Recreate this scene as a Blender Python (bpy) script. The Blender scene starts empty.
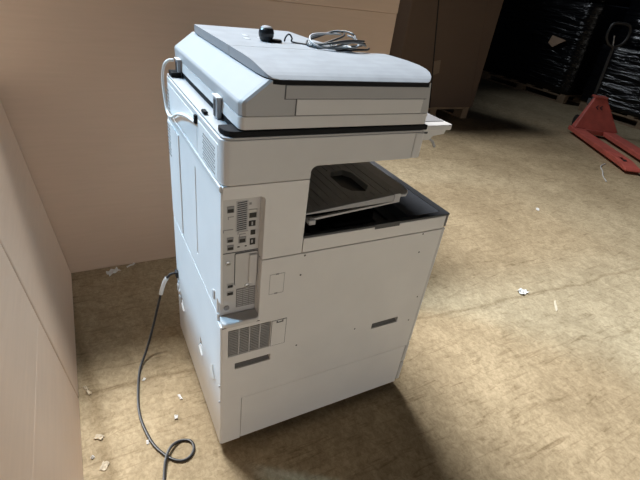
import bpy, bmesh, math, random
from mathutils import Vector, Matrix, Quaternion
random.seed(7)
S = bpy.context.scene
COL = S.collection
FZ = -0.03                      # floor level
W, D = 0.685, 0.58              # copier: depth along x, width along y
PI = math.pi

# ------------------------------------------------------------------ materials
def nodes_of(m):
    m.use_nodes = True
    nt = m.node_tree
    return nt, nt.nodes, nt.links, nt.nodes['Principled BSDF']

def mat(name, col, rough=0.5, metal=0.0, var=0.06, scale=30.0, bump=0.0, bscale=200.0, spec=0.5, coat=0.0):
    m = bpy.data.materials.new(name)
    nt, N, L, b = nodes_of(m)
    b.inputs['Roughness'].default_value = rough
    b.inputs['Metallic'].default_value = metal
    b.inputs['Specular IOR Level'].default_value = spec
    b.inputs['Coat Weight'].default_value = coat
    tc = N.new('ShaderNodeTexCoord')
    nz = N.new('ShaderNodeTexNoise'); nz.inputs['Scale'].default_value = scale; nz.inputs['Detail'].default_value = 5
    L.new(tc.outputs['Object'], nz.inputs['Vector'])
    rp = N.new('ShaderNodeValToRGB')
    rp.color_ramp.elements[0].position = 0.3; rp.color_ramp.elements[1].position = 0.7
    lo = [max(0, c * (1 - var)) for c in col]; hi = [min(1, c * (1 + var)) for c in col]
    rp.color_ramp.elements[0].color = (*lo, 1); rp.color_ramp.elements[1].color = (*hi, 1)
    L.new(nz.outputs['Fac'], rp.inputs['Fac']); L.new(rp.outputs['Color'], b.inputs['Base Color'])
    if bump > 0:
        n2 = N.new('ShaderNodeTexNoise'); n2.inputs['Scale'].default_value = bscale
        L.new(tc.outputs['Object'], n2.inputs['Vector'])
        bp = N.new('ShaderNodeBump'); bp.inputs['Strength'].default_value = bump; bp.inputs['Distance'].default_value = 0.002
        L.new(n2.outputs['Fac'], bp.inputs['Height']); L.new(bp.outputs['Normal'], b.inputs['Normal'])
    return m

M = {}
M['white'] = mat('painted_white_steel', (0.73, 0.72, 0.71), 0.42, var=0.025, scale=9)
M['white2'] = mat('white_plastic', (0.60, 0.592, 0.585), 0.4, var=0.02, scale=12)
M['feeder'] = mat('feeder_plastic', (0.39, 0.39, 0.395), 0.45, var=0.02, scale=12)
M['top'] = mat('dusty_grey_plastic', (0.27, 0.28, 0.295), 0.55, var=0.08, scale=22)
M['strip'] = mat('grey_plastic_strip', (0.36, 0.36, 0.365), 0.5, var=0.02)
M['lip'] = mat('dark_lip_plastic', (0.010, 0.0105, 0.012), 0.75, var=0.1, spec=0.15)
M['side_grey'] = mat('mid_grey_plastic', (0.27, 0.27, 0.28), 0.45, var=0.03)
M['dark'] = mat('dark_gap_metal', (0.012, 0.012, 0.013), 0.7, var=0.1)
M['charcoal'] = mat('charcoal_plastic', (0.045, 0.05, 0.058), 0.42, var=0.05)
M['tray'] = mat('brightened_tray_plastic', (0.36, 0.365, 0.375), 0.5, var=0.03)  # grey raised to make up for the weak light inside the bay
M['pale_grey'] = mat('pale_grey_plastic', (0.45, 0.45, 0.46), 0.45, var=0.03)
M['black'] = mat('black_plastic', (0.010, 0.010, 0.012), 0.35, var=0.1)
M['rim_blue'] = mat('sky_tinted_plastic', (0.05, 0.06, 0.08), 0.65, var=0.04, spec=0.25)  # dark grey plastic with the blue of reflected sky put into its colour
M['metal'] = mat('port_metal', (0.45, 0.45, 0.46), 0.35, metal=0.8, var=0.05)
M['vent'] = mat('vent_shade_plastic', (0.20, 0.195, 0.19), 0.6, var=0.04)
M['rubber'] = mat('black_rubber', (0.018, 0.018, 0.02), 0.5, var=0.1)
M['cable_grey'] = mat('grey_cable', (0.16, 0.165, 0.17), 0.35, var=0.05)
M['cable_white'] = mat('white_cable', (0.74, 0.74, 0.72), 0.4, var=0.03)
M['red'] = mat('worn_red_paint', (0.62, 0.14, 0.11), 0.5, var=0.16, scale=8, bump=0.1, bscale=60)
M['steel'] = mat('dull_steel', (0.35, 0.35, 0.36), 0.4, metal=0.7)
M['wood'] = mat('pallet_wood', (0.28, 0.20, 0.13), 0.8, var=0.25, scale=12)
M['paper'] = mat('white_paper', (0.80, 0.79, 0.76), 0.7, var=0.04)
M['chip'] = mat('cardboard_scrap', (0.62, 0.53, 0.39), 0.8, var=0.15)
M['darkwheel'] = mat('dark_wheel', (0.03, 0.03, 0.03), 0.5)

def cardboard(name, col):
    m = bpy.data.materials.new(name)
    nt, N, L, b = nodes_of(m)
    b.inputs['Roughness'].default_value = 0.75
    b.inputs['Specular IOR Level'].default_value = 0.25
    tc = N.new('ShaderNodeTexCoord')
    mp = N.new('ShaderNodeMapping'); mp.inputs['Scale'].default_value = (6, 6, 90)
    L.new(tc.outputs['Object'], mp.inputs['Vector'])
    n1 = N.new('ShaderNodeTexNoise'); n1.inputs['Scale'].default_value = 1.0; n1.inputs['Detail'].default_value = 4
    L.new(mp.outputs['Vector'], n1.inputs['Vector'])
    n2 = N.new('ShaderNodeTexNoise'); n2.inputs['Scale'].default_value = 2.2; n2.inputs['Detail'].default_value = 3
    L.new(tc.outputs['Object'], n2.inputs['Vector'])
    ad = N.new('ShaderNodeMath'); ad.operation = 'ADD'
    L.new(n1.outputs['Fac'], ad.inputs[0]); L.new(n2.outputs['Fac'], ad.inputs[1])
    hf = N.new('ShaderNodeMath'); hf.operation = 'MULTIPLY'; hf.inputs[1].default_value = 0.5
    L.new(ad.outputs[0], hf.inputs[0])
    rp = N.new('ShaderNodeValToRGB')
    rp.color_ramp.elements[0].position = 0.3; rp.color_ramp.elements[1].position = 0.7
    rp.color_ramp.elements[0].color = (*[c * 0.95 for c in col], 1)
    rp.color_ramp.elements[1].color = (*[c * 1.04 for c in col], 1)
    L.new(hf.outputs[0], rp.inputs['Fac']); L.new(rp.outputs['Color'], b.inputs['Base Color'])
    return m
M['card'] = cardboard('corrugated_cardboard', (0.62, 0.455, 0.335))
M['card_lit'] = cardboard('brightened_cardboard', (0.70, 0.535, 0.405))  # same cardboard, lightened to stand in for light on the left boxes
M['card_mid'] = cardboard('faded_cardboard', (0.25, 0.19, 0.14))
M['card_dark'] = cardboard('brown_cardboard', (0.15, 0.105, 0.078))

def film_mat():
    m = bpy.data.materials.new('black_stretch_film')
    nt, N, L, b = nodes_of(m)
    b.inputs['Base Color'].default_value = (0.004, 0.0045, 0.006, 1)
    b.inputs['Roughness'].default_value = 0.22
    tc = N.new('ShaderNodeTexCoord')
    mp = N.new('ShaderNodeMapping'); mp.inputs['Rotation'].default_value = (0.9, 0, 0); mp.inputs['Scale'].default_value = (3, 1.6, 12)
    L.new(tc.outputs['Object'], mp.inputs['Vector'])
    nz = N.new('ShaderNodeTexNoise'); nz.inputs['Scale'].default_value = 1.6; nz.inputs['Detail'].default_value = 5; nz.inputs['Distortion'].default_value = 0.6
    L.new(mp.outputs['Vector'], nz.inputs['Vector'])
    bp = N.new('ShaderNodeBump'); bp.inputs['Strength'].default_value = 0.75; bp.inputs['Distance'].default_value = 0.05
    L.new(nz.outputs['Fac'], bp.inputs['Height']); L.new(bp.outputs['Normal'], b.inputs['Normal'])
    return m
M['film'] = film_mat()

def floor_mat():
    m = bpy.data.materials.new('dusty_concrete')
    nt, N, L, b = nodes_of(m)
    b.inputs['Roughness'].default_value = 0.85
    b.inputs['Specular IOR Level'].default_value = 0.2
    tc = N.new('ShaderNodeTexCoord')
    def noise(scale, detail, dist=0.0, rot=0.0, st=(1, 1, 1), rough=0.6):
        mp = N.new('ShaderNodeMapping'); mp.inputs['Rotation'].default_value = (0, 0, rot); mp.inputs['Scale'].default_value = st
        L.new(tc.outputs['Object'], mp.inputs['Vector'])
        n = N.new('ShaderNodeTexNoise'); n.inputs['Scale'].default_value = scale; n.inputs['Detail'].default_value = detail
        n.inputs['Distortion'].default_value = dist; n.inputs['Roughness'].default_value = rough
        L.new(mp.outputs['Vector'], n.inputs['Vector'])
        return n.outputs['Fac']
    def ramp(src, p0, p1, c0=(0, 0, 0, 1), c1=(1, 1, 1, 1)):
        r = N.new('ShaderNodeValToRGB')
        r.color_ramp.elements[0].position = p0; r.color_ramp.elements[1].position = p1
        r.color_ramp.elements[0].color = c0; r.color_ramp.elements[1].color = c1
        L.new(src, r.inputs['Fac']); return r.outputs['Color']
    def mix(fac, a, c, mode='MIX', f=None):
        x = N.new('ShaderNodeMix'); x.data_type = 'RGBA'; x.blend_type = mode
        if fac is None: x.inputs['Factor'].default_value = f
        else: L.new(fac, x.inputs['Factor'])
        for s, v in (('A', a), ('B', c)):
            i = [k for k in x.inputs if k.name == s and k.type == 'RGBA'][0]
            if isinstance(v, tuple): i.default_value = v
            else: L.new(v, i)
        return [k for k in x.outputs if k.type == 'RGBA'][0]
    base = ramp(noise(1.3, 6, 0.5), 0.32, 0.70, FLOOR_LO, FLOOR_HI)
    mid = ramp(noise(11, 8, 1.2, 0.8, (1, 0.8, 1), 0.7), 0.36, 0.62, (0.72, 0.70, 0.66, 1), (1.06, 1.05, 1.04, 1))
    base = mix(None, base, mid, 'MULTIPLY', 0.7)
    fine = ramp(noise(70, 8, 0.8, 0.4, (1, 0.8, 1), 0.75), 0.38, 0.58, (0.66, 0.63, 0.57, 1), (1.04, 1.03, 1.02, 1))
    c = mix(None, base, fine, 'MULTIPLY', 0.75)
    for rot, sc, lo in ((0.5, 7, 0.60), (-0.7, 5, 0.63), (1.3, 9, 0.62)):
        s = ramp(noise(sc, 4, 0.9, rot, (1, 7, 1)), lo - 0.03, lo + 0.09, (1, 1, 1, 1), (0.66, 0.63, 0.58, 1))
        c = mix(None, c, s, 'MULTIPLY', 0.8)
    spk = ramp(noise(170, 3, 0.3), 0.66, 0.74, (1, 1, 1, 1), (1.35, 1.35, 1.35, 1))
    c = mix(None, c, spk, 'MULTIPLY', 0.5)
    # control joint and a few wandering cracks, filled with dirt
    sep = N.new('ShaderNodeSeparateXYZ'); L.new(tc.outputs['Object'], sep.inputs[0])
    def line(ax, ay, c0, wob, seed_scale, w0, w1):
        # |ax*x + ay*y + c0 + wob*(noise-.5)|
        m1 = N.new('ShaderNodeMath'); m1.operation = 'MULTIPLY'; m1.inputs[1].default_value = ax; L.new(sep.outputs['X'], m1.inputs[0])
        m2 = N.new('ShaderNodeMath'); m2.operation = 'MULTIPLY_ADD'; m2.inputs[1].default_value = ay; L.new(sep.outputs['Y'], m2.inputs[0]); L.new(m1.outputs[0], m2.inputs[2])
        nz = noise(seed_scale, 3)
        m3 = N.new('ShaderNodeMath'); m3.operation = 'MULTIPLY_ADD'; m3.inputs[1].default_value = wob; L.new(nz, m3.inputs[0]); L.new(m2.outputs[0], m3.inputs[2])
        m4 = N.new('ShaderNodeMath'); m4.operation = 'ADD'; m4.inputs[1].default_value = c0 - wob * 0.5; L.new(m3.outputs[0], m4.inputs[0])
        m5 = N.new('ShaderNodeMath'); m5.operation = 'ABSOLUTE'; L.new(m4.outputs[0], m5.inputs[0])
        return ramp(m5.outputs[0], w0, w1, (0.62, 0.58, 0.52, 1), (1, 1, 1, 1))
    c = mix(None, c, line(0.065, 1.0, -0.36, 0.13, 2.4, 0.003, 0.016), 'MULTIPLY', 0.6)
    c = mix(None, c, line(0.75, -0.66, -1.30, 0.35, 1.2, 0.002, 0.02), 'MULTIPLY', 0.22)
    c = mix(None, c, line(0.93, 0.36, -2.75, 0.5, 0.9, 0.002, 0.025), 'MULTIPLY', 0.18)
    c = mix(None, c, line(0.995, 0.1, 0.31, 0.05, 4.0, 0.003, 0.03), 'MULTIPLY', 0.6)
    L.new(c, b.inputs['Base Color'])
    bp = N.new('ShaderNodeBump'); bp.inputs['Strength'].default_value = 0.35; bp.inputs['Distance'].default_value = 0.004
    L.new(noise(60, 5, 1.0), bp.inputs['Height']); L.new(bp.outputs['Normal'], b.inputs['Normal'])
    return m
FLOOR_LO = (0.42, 0.335, 0.215, 1)
FLOOR_HI = (0.59, 0.485, 0.325, 1)
M['floor'] = floor_mat()

# ------------------------------------------------------------------ object helpers
MW = {}                                                   # world matrices by object name
def thing(name, label, cat, loc=(0, 0, 0), rz=0.0, group=None):
    o = bpy.data.objects.new(name, None); COL.objects.link(o)
    o.empty_display_size = 0.1
    o.location = loc; o.rotation_euler = (0, 0, rz)
    o['label'] = label; o['category'] = cat
    if group: o['group'] = group
    MW[o.name] = Matrix.Translation(loc) @ Matrix.Rotation(rz, 4, 'Z')
    return o

def link(name, bm, material, parent=None, bevel=0.0, seg=2, smooth=False, label=None, local=False, base=None):
    """bm is in world space unless local; with a parent it is moved into the parent's frame"""
    me = bpy.data.meshes.new(name)
    bmesh.ops.recalc_face_normals(bm, faces=bm.faces[:])
    bm.to_mesh(me); bm.free()
    o = bpy.data.objects.new(name, me); COL.objects.link(o)
    me.materials.append(material)
    if parent is not None:
        o.parent = parent
        pm = MW[parent.name]
        if not local: me.transform(pm.inverted())
        MW[o.name] = pm
    else:
        mtx = Matrix.Translation(base or (0, 0, 0))
        if not local: me.transform(mtx.inverted())
        o.location = mtx.to_translation(); MW[o.name] = mtx
    if smooth:
        for p in me.polygons: p.use_smooth = True
    if bevel > 0:
        b = o.modifiers.new('bevel', 'BEVEL'); b.width = bevel; b.segments = seg
        b.limit_method = 'ANGLE'; b.angle_limit = math.radians(35)
    if label: o['label'] = label
    return o

def tag(o, label, cat, group=None):
    o['label'] = label; o['category'] = cat
    if group: o['group'] = group
    return o

def box(bm, x0, x1, y0, y1, z0, z1):
    vs = [bm.verts.new((x, y, z)) for z in (z0, z1) for x, y in ((x0, y0), (x1, y0), (x1, y1), (x0, y1))]
    for f in ((0, 3, 2, 1), (4, 5, 6, 7), (0, 1, 5, 4), (1, 2, 6, 5), (2, 3, 7, 6), (3, 0, 4, 7)):
        bm.faces.new([vs[i] for i in f])
    return bm

def B(*a):
    return box(bmesh.new(), *a)

def prism(bm, poly, plane, a, b):
    """extrude a 2D polygon. plane 'xz': (x,z) from y=a to b; 'yz': (y,z) over x; 'xy': (x,y) over z"""
    def P(u, v, w):
        return {'xz': (u, w, v), 'yz': (w, u, v), 'xy': (u, v, w)}[plane]
    n = len(poly)
    A = [bm.verts.new(P(u, v, a)) for u, v in poly]
    C = [bm.verts.new(P(u, v, b)) for u, v in poly]
    bm.faces.new(A); bm.faces.new(C[::-1])
    for i in range(n):
        bm.faces.new((A[i], A[(i + 1) % n], C[(i + 1) % n], C[i]))
    return bm
def PR(poly, plane, a, b): return prism(bmesh.new(), poly, plane, a, b)

def rrect(u0, u1, v0, v1, r, n=4, corners=(1, 1, 1, 1)):
    """rounded rectangle; corners in order (u0v0, u1v0, u1v1, u0v1)"""
    out = []
    for (cu, cv, a0, on, u, v) in ((u0 + r, v0 + r, PI, corners[0], u0, v0), (u1 - r, v0 + r, 1.5 * PI, corners[1], u1, v0),
                                   (u1 - r, v1 - r, 0, corners[2], u1, v1), (u0 + r, v1 - r, .5 * PI, corners[3], u0, v1)):
        if not on: out.append((u, v)); continue
        for i in range(n + 1):
            a = a0 + .5 * PI * i / n
            out.append((cu + r * math.cos(a), cv + r * math.sin(a)))
    return out

def lathe(bm, prof, c, axis='z', n=20):
    """prof: list of (radius, height along axis)"""
    rings = []
    for r, h in prof:
        ring = []
        for i in range(n):
            a = 2 * PI * i / n; p, q = r * math.cos(a), r * math.sin(a)
            v = {'z': (p, q, h), 'y': (p, h, q), 'x': (h, p, q)}[axis]
            ring.append(bm.verts.new((c[0] + v[0], c[1] + v[1], c[2] + v[2])))
        rings.append(ring)
    for k in range(len(rings) - 1):
        for i in range(n):
            bm.faces.new((rings[k][i], rings[k][(i + 1) % n], rings[k + 1][(i + 1) % n], rings[k + 1][i]))
    bm.faces.new(rings[0][::-1]); bm.faces.new(rings[-1])
    return bm

def smooth_path(pts, sub=8):
    P = [Vector(p) for p in pts]; out = []
    for i in range(len(P) - 1):
        p0, p1, p2, p3 = P[max(i - 1, 0)], P[i], P[i + 1], P[min(i + 2, len(P) - 1)]
        for k in range(sub):
            t = k / sub
            out.append(0.5 * ((2 * p1) + (-p0 + p2) * t + (2 * p0 - 5 * p1 + 4 * p2 - p3) * t * t + (-p0 + 3 * p1 - 3 * p2 + p3) * t ** 3))
    out.append(P[-1]); return out

def tube(bm, pts, r, n=8):
    pts = [Vector(p) for p in pts]
    t = (pts[1] - pts[0]).normalized()
    nrm = t.orthogonal().normalized()
    rings = []
    for i, p in enumerate(pts):
        t2 = (pts[min(i + 1, len(pts) - 1)] - pts[max(i - 1, 0)]).normalized()
        nrm = (nrm - t2 * nrm.dot(t2)).normalized(); bn = t2.cross(nrm)
        rings.append([bm.verts.new(p + r * (math.cos(2 * PI * k / n) * nrm + math.sin(2 * PI * k / n) * bn)) for k in range(n)])
    for a, b in zip(rings, rings[1:]):
        for k in range(n):
            bm.faces.new((a[k], a[(k + 1) % n], b[(k + 1) % n], b[k]))
    bm.faces.new(rings[0][::-1]); bm.faces.new(rings[-1])
    return bm

def cut(bm, cutters):
    """boolean difference of bm with each cutter bmesh (all world space)"""
    def mk(b):
        me = bpy.data.meshes.new('tmp'); bmesh.ops.recalc_face_normals(b, faces=b.faces[:]); b.to_mesh(me); b.free()
        o = bpy.data.objects.new('tmp', me); COL.objects.link(o); return o
    o = mk(bm); cs = [mk(c) for c in cutters]
    for c in cs:
        md = o.modifiers.new('b', 'BOOLEAN'); md.operation = 'DIFFERENCE'; md.object = c; md.solver = 'EXACT'
    dg = bpy.context.evaluated_depsgraph_get()
    me = bpy.data.meshes.new_from_object(o.evaluated_get(dg))
    out = bmesh.new(); out.from_mesh(me)
    for t in [o] + cs: bpy.data.objects.remove(t)
    return out

# ------------------------------------------------------------------ setting: warehouse floor
bm = bmesh.new()
bmesh.ops.create_grid(bm, x_segments=1, y_segments=1, size=1.0)
for v in bm.verts: v.co = Vector((1.5 + v.co.x * 12, 0.5 + v.co.y * 12, FZ))
o = link('floor', bm, M['floor']); o['kind'] = 'structure'

# ------------------------------------------------------------------ office copier
C = thing('office_copier', 'used white office copier standing on the concrete floor with scanner lid on top', 'copier', (W / 2, D / 2, FZ))
wh = M['white']
# chassis behind the covers (dark in the seams)
ch = B(0.006, W - 0.006, 0.022, D - 0.006, 0.012, 0.688)
box(ch, 0.006, 0.19, 0.022, D - 0.006, 0.6885, 0.925)
ch = cut(ch, [B(-0.05, 0.0995, -0.05, 0.0335, 0.505, 0.867), B(0.215, 0.665, 0.03, 0.44, 0.655, 0.9)])
link('chassis', ch, M['dark'], C)

# near (side) covers
pocket = lambda: [B(0.037, 0.143, -0.05, 0.05, 0.331, 0.354), B(0.498, 0.602, -0.05, 0.05, 0.338, 0.360)]
rec = lambda: PR(rrect(-0.05, 0.099, 0.507, 0.866, 0.012, corners=(1, 1, 1, 1)), 'xz', -0.05, 0.1)
side = PR([(0.0, 0.006), (0.0595, 0.006), (0.0595, 0.199), (W - 0.001, 0.199), (W - 0.001, 0.690), (0.0, 0.690)], 'xz', 0.0, 0.02)
side = cut(side, pocket() + [rec(), B(0.017, 0.137, -0.01, 0.012, 0.386, 0.481)])
link('side_cover', side, wh, C, bevel=0.0018)
link('lower_side_cover', B(0.0615, W - 0.006, 0.001, 0.02, 0.008, 0.1972), wh, C, bevel=0.0015)
up = PR([(0.0, 0.6925), (0.2065, 0.6925), (0.2065, 0.897), (0.0, 0.897)], 'xz', 0.0, 0.02)
link('upper_side_cover', cut(up, [rec()]), wh, C, bevel=0.0015)
link('tray_rim_cover', B(0.2085, W, 0.0, 0.02, 0.6925, 0.735), wh, C, bevel=0.0015)
link('recess_wall', B(0.0985, 0.0994, 0.0195, 0.0336, 0.51, 0.864), wh, C)
# grips: dark pockets with sloped floor
for (x0, x1, z0, z1) in ((0.037, 0.143, 0.331, 0.354), (0.498, 0.602, 0.338, 0.360)):
    b = bmesh.new()
    prism(b, [(0.004, z0 + 0.0003), (0.0205, z0 + 0.0003), (0.0205, z1 - 0.0003), (0.017, z1 - 0.0003), (0.015, z0 + 0.008)], 'yz', x0 + 0.0003, x1 - 0.0003)
    link('grip_recess', b, M['vent'], C)
# far and front covers
link('far_side_cover', B(0.0, W - 0.001, D - 0.02, D, 0.006, 0.735), wh, C, bevel=0.002)
fc = B(W + 0.001, W + 0.016, 0.004, D - 0.004, 0.21, 0.690)
link('front_door', fc, M['white2'], C, bevel=0.004)
link('paper_drawer', B(W + 0.001, W + 0.016, 0.004, D - 0.004, 0.012, 0.104), M['white2'], C, bevel=0.004)
link('paper_drawer', B(W + 0.001, W + 0.016, 0.004, D - 0.004, 0.108, 0.206), M['white2'], C, bevel=0.004)

# rear covers (x = 0)
def rear(y0, y1, z0, z1, name='rear_cover', x0=-0.004, x1=0.0055, mt=wh, bev=0.002, cutters=None):
    b = PR(rrect(y0, y1, z0, z1, 0.004, 2), 'yz', x0, x1)
    if cutters: b = cut(b, cutters)
    return link(name, b, mt, C, bevel=bev)
rear(0.0015, D, 0.006, 0.522, cutters=[PR([(0.495, 0.19), (0.57, 0.175), (0.57, 0.205), (0.50, 0.215)], 'yz', -0.02, 0.02),
     B(-0.02, 0.02, -0.01, 0.0305, 0.4985, 0.53), B(-0.02, 0.02, D - 0.03, D - 0.008, 0.245, 0.30), PR([(0.20, 0.245), (0.235, 0.225), (0.235, 0.262)], 'yz', -0.02, 0.02)])
rear(0.0015, D, 0.5245, 0.884, cutters=[B(-0.02, 0.02, 0.226, 0.234, 0.585, 0.85), B(-0.02, 0.02, -0.01, 0.034, 0.5, 0.575)], x1=0.002)
rear(0.024, 0.200, 0.8995, 0.984)
rear(0.202, D - 0.02, 0.8995, 0.984)
rear(0.415, 0.44, 0.545, 0.87, 'rear_rib', -0.0075, -0.0035)
rear(0.445, 0.57, 0.545, 0.87, 'rear_door', -0.0065, -0.0035)
# rear small pieces: latch, catch, worn edges of the lower cover
rear(0.050, 0.064, 0.555, 0.585, 'rear_latch', -0.008, -0.003, M['pale_grey'])
for y, z in ((0.555, 0.238), (0.49, 0.193), (0.222, 0.225)):
    b = PR([(y - 0.02, z - 0.02), (y + 0.01, z - 0.035), (y + 0.012, z - 0.004)], 'yz', -0.009, -0.003)
    link('torn_catch', b, M['cable_white'], C)
b = PR([(0.052, 0.255), (0.095, 0.215), (0.098, 0.262), (0.075, 0.29)], 'yz', -0.0085, -0.003)
link('torn_catch', b, M['cable_white'], C)
for z in (0.268, 0.2):
    rear(0.003, 0.011, z, z + 0.008, 'rear_screw', -0.0075, -0.003, M['pale_grey'], 0.001)
# perforated vents
b = bmesh.new()
for i in range(11):
    for k in range(9):
        y, z = 0.045 + i * 0.0092 + (k % 2) * 0.0046, 0.908 + k * 0.0072
        box(b, -0.0045, -0.0035, y, y + 0.0046, z, z + 0.0034)
link('vent_holes', b, M['vent'], C)
b = bmesh.new()
for i in range(5):
    for k in range(20):
        y, z = 0.532 + i * 0.009 + (k % 2) * 0.0045, 0.76 + k * 0.0105
        box(b, -0.0072 if z < 0.865 else -0.0045, -0.0035, y, y + 0.0046, z, z + 0.005)
link('vent_holes', b, M['vent'], C)
# ridge along the rear, with hook
link('rear_ridge', B(-0.0065, 0.0, 0.004, D - 0.004, 0.8845, 0.8975), M['white2'], C, bevel=0.002)
link('cable_hook', B(-0.010, 0.0, 0.194, 0.206, 0.972, 0.992), M['lip'], C, bevel=0.001)
link('power_inlet', B(-0.0015, 0.02, D - 0.029, D - 0.009, 0.246, 0.299), M['black'], C, bevel=0.001)

# connector recess
pl = B(0.0005, 0.0985, 0.0295, 0.0335, 0.507, 0.866)
R = link('connector_panel', pl, M['white2'], C)
def port(name, xc, zc, w, h, mt, dep=0.0015, hole=None, parent=None):
    b = B(xc - w / 2, xc + w / 2, 0.0295 - dep, 0.0294, zc - h / 2, zc + h / 2)
    o = link(name, b, mt, parent or R, bevel=0.0004, seg=1)
    if hole:
        hx0, hx1, hz0, hz1 = hole
        link(name + '_opening', B(xc + hx0, xc + hx1, 0.0292 - dep, 0.0295 - dep, zc + hz0, zc + hz1), M['black'], R)
    return o
port('usb_port', 0.027, 0.826, 0.017, 0.017, M['side_grey'], hole=(-0.007, 0.007, -0.007, 0.002))
port('usb_port', 0.027, 0.745, 0.016, 0.014, M['side_grey'], hole=(-0.006, 0.006, -0.0055, 0.0015))
port('usb_port', 0.028, 0.723, 0.016, 0.015, M['side_grey'], hole=(-0.0065, 0.0065, -0.0055, 0.002))
port('network_port', 0.081, 0.809, 0.021, 0.024, M['metal'], hole=(-0.009, 0.0085, -0.010, 0.003))
port('dual_port', 0.080, 0.783, 0.017, 0.015, M['black'], hole=None)
port('dual_port_tongue', 0.080, 0.783, 0.0035, 0.010, M['pale_grey'], dep=0.002)
port('display_port', 0.083, 0.758, 0.012, 0.013, M['black'])
port('usb_port', 0.083, 0.732, 0.014, 0.018, M['black'])
port('usb_port_tongue', 0.0815, 0.733, 0.004, 0.009, M['pale_grey'], dep=0.002)
port('network_port', 0.057, 0.741, 0.019, 0.018, M['side_grey'], hole=(-0.007, 0.007, -0.007, 0.003))
port('network_port', 0.029, 0.608, 0.017, 0.013, M['pale_grey'], hole=(-0.0065, 0.0065, -0.005, 0.003))
port('network_port', 0.029, 0.584, 0.018, 0.014, M['pale_grey'], hole=(-0.0075, 0.0075, -0.005, 0.004))
port('indicator', 0.048, 0.722, 0.006, 0.003, M['black'])
port('indicator', 0.066, 0.722, 0.005, 0.003, M['black'])
port('power_symbol', 0.074, 0.836, 0.006, 0.006, M['side_grey'], dep=0.0005)
for xc, zc, w in ((0.028, 0.806, 0.014), (0.022, 0.772, 0.024), (0.058, 0.763, 0.026), (0.057, 0.756, 0.016)):
    b = B(xc - w / 2, xc + w / 2, 0.0288, 0.0294, zc, zc + 0.002); box(b, xc - w / 2, xc - w / 2 + 0.002, 0.0288, 0.0294, zc - 0.006, zc)
    link('port_marking', b, M['side_grey'], R)
# louvred grille
b = bmesh.new(); box(b, 0.040, 0.069, 0.0291, 0.0294, 0.765, 0.846)
g = link('grille', b, M['pale_grey'], R)
b = bmesh.new()
for k in range(14):
    z = 0.768 + k * 0.0055
    prism(b, [(0.043, z), (0.066, z + 0.002), (0.066, z + 0.0046), (0.043, z + 0.0026)], 'xz', 0.0284, 0.0290)
link('grille_slots', b, M['charcoal'], g)
# lower bay: divider line, slot door with grip, screws, small vent, socket
link('panel_divider', B(0.001, 0.098, 0.0286, 0.0294, 0.7065, 0.7085), M['charcoal'], R)
dr = link('board_door_frame', PR(rrect(0.039, 0.0985, 0.606, 0.705, 0.005), 'xz', 0.0285, 0.0294), M['charcoal'], R)
link('board_door', PR(rrect(0.0402, 0.0975, 0.6075, 0.704, 0.004), 'xz', 0.0255, 0.0286), M['white2'], dr, bevel=0.001)
link('board_door_grip', PR(rrect(0.074, 0.0955, 0.612, 0.699, 0.004), 'xz', 0.0195, 0.0256), M['white2'], dr, bevel=0.004)
for x, z in ((0.023, 0.678), (0.074, 0.5985)):
    b = bmesh.new(); lathe(b, [(0.007, 0.0292), (0.007, 0.0275), (0.004, 0.0265)], (x, 0, z), 'y', 14)
    s = link('screw', b, M['metal'], R)
    link('screw_slot', B(x - 0.004, x + 0.004, 0.0262, 0.0266, z - 0.0008, z + 0.0008), M['black'], s)
b = bmesh.new(); lathe(b, [(0.0075, 0.0292), (0.0075, 0.0278)], (0.020, 0, 0.538), 'y', 14)
link('round_socket', b, M['side_grey'], R)
b = bmesh.new(); box(b, 0.045, 0.0965, 0.0289, 0.0294, 0.533, 0.594)
vg = link('small_vent', b, M['vent'], R)
b = bmesh.new()
for k in range(9):
    z = 0.536 + k * 0.0064
    for x0, x1 in ((0.047, 0.062), (0.0635, 0.0785), (0.080, 0.095)):
        box(b, x0, x1, 0.0283, 0.0289, z, z + 0.0028)
link('small_vent_slats', b, M['pale_grey'], vg)
# shelf under the connectors, rounded front, standing a little proud
sh = PR(rrect(0.0005, 0.100, -0.010, 0.0292, 0.014, 6, corners=(1, 1, 0, 0)), 'xy', 0.5005, 0.5155)
link('connector_shelf', sh, M['white2'], C, bevel=0.004, seg=3)
link('shelf_seam', PR(rrect(0.0, 0.1025, -0.0012, 0.0, 0.0005, 2), 'xy', 0.4945, 0.4965), M['charcoal'], C)

# vent grille on the side cover: four columns of louvres
b = B(0.0175, 0.1365, 0.0105, 0.0118, 0.3865, 0.4805)
sv = link('side_vent', b, M['vent'], C)
b = bmesh.new()
for c in range(4):
    x0 = 0.0185 + c * 0.0297
    for k in range(15):
        z = 0.389 + k * 0.0061
        box(b, x0, x0 + 0.0265, 0.0005, 0.0104, z, z + 0.0026)
for c in range(1, 4):
    box(b, 0.0452 + (c - 1) * 0.0297, 0.0482 + (c - 1) * 0.0297, 0.0003, 0.0104, 0.3868, 0.4802)
link('side_vent_louvres', b, M['pale_grey'], sv)
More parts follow.
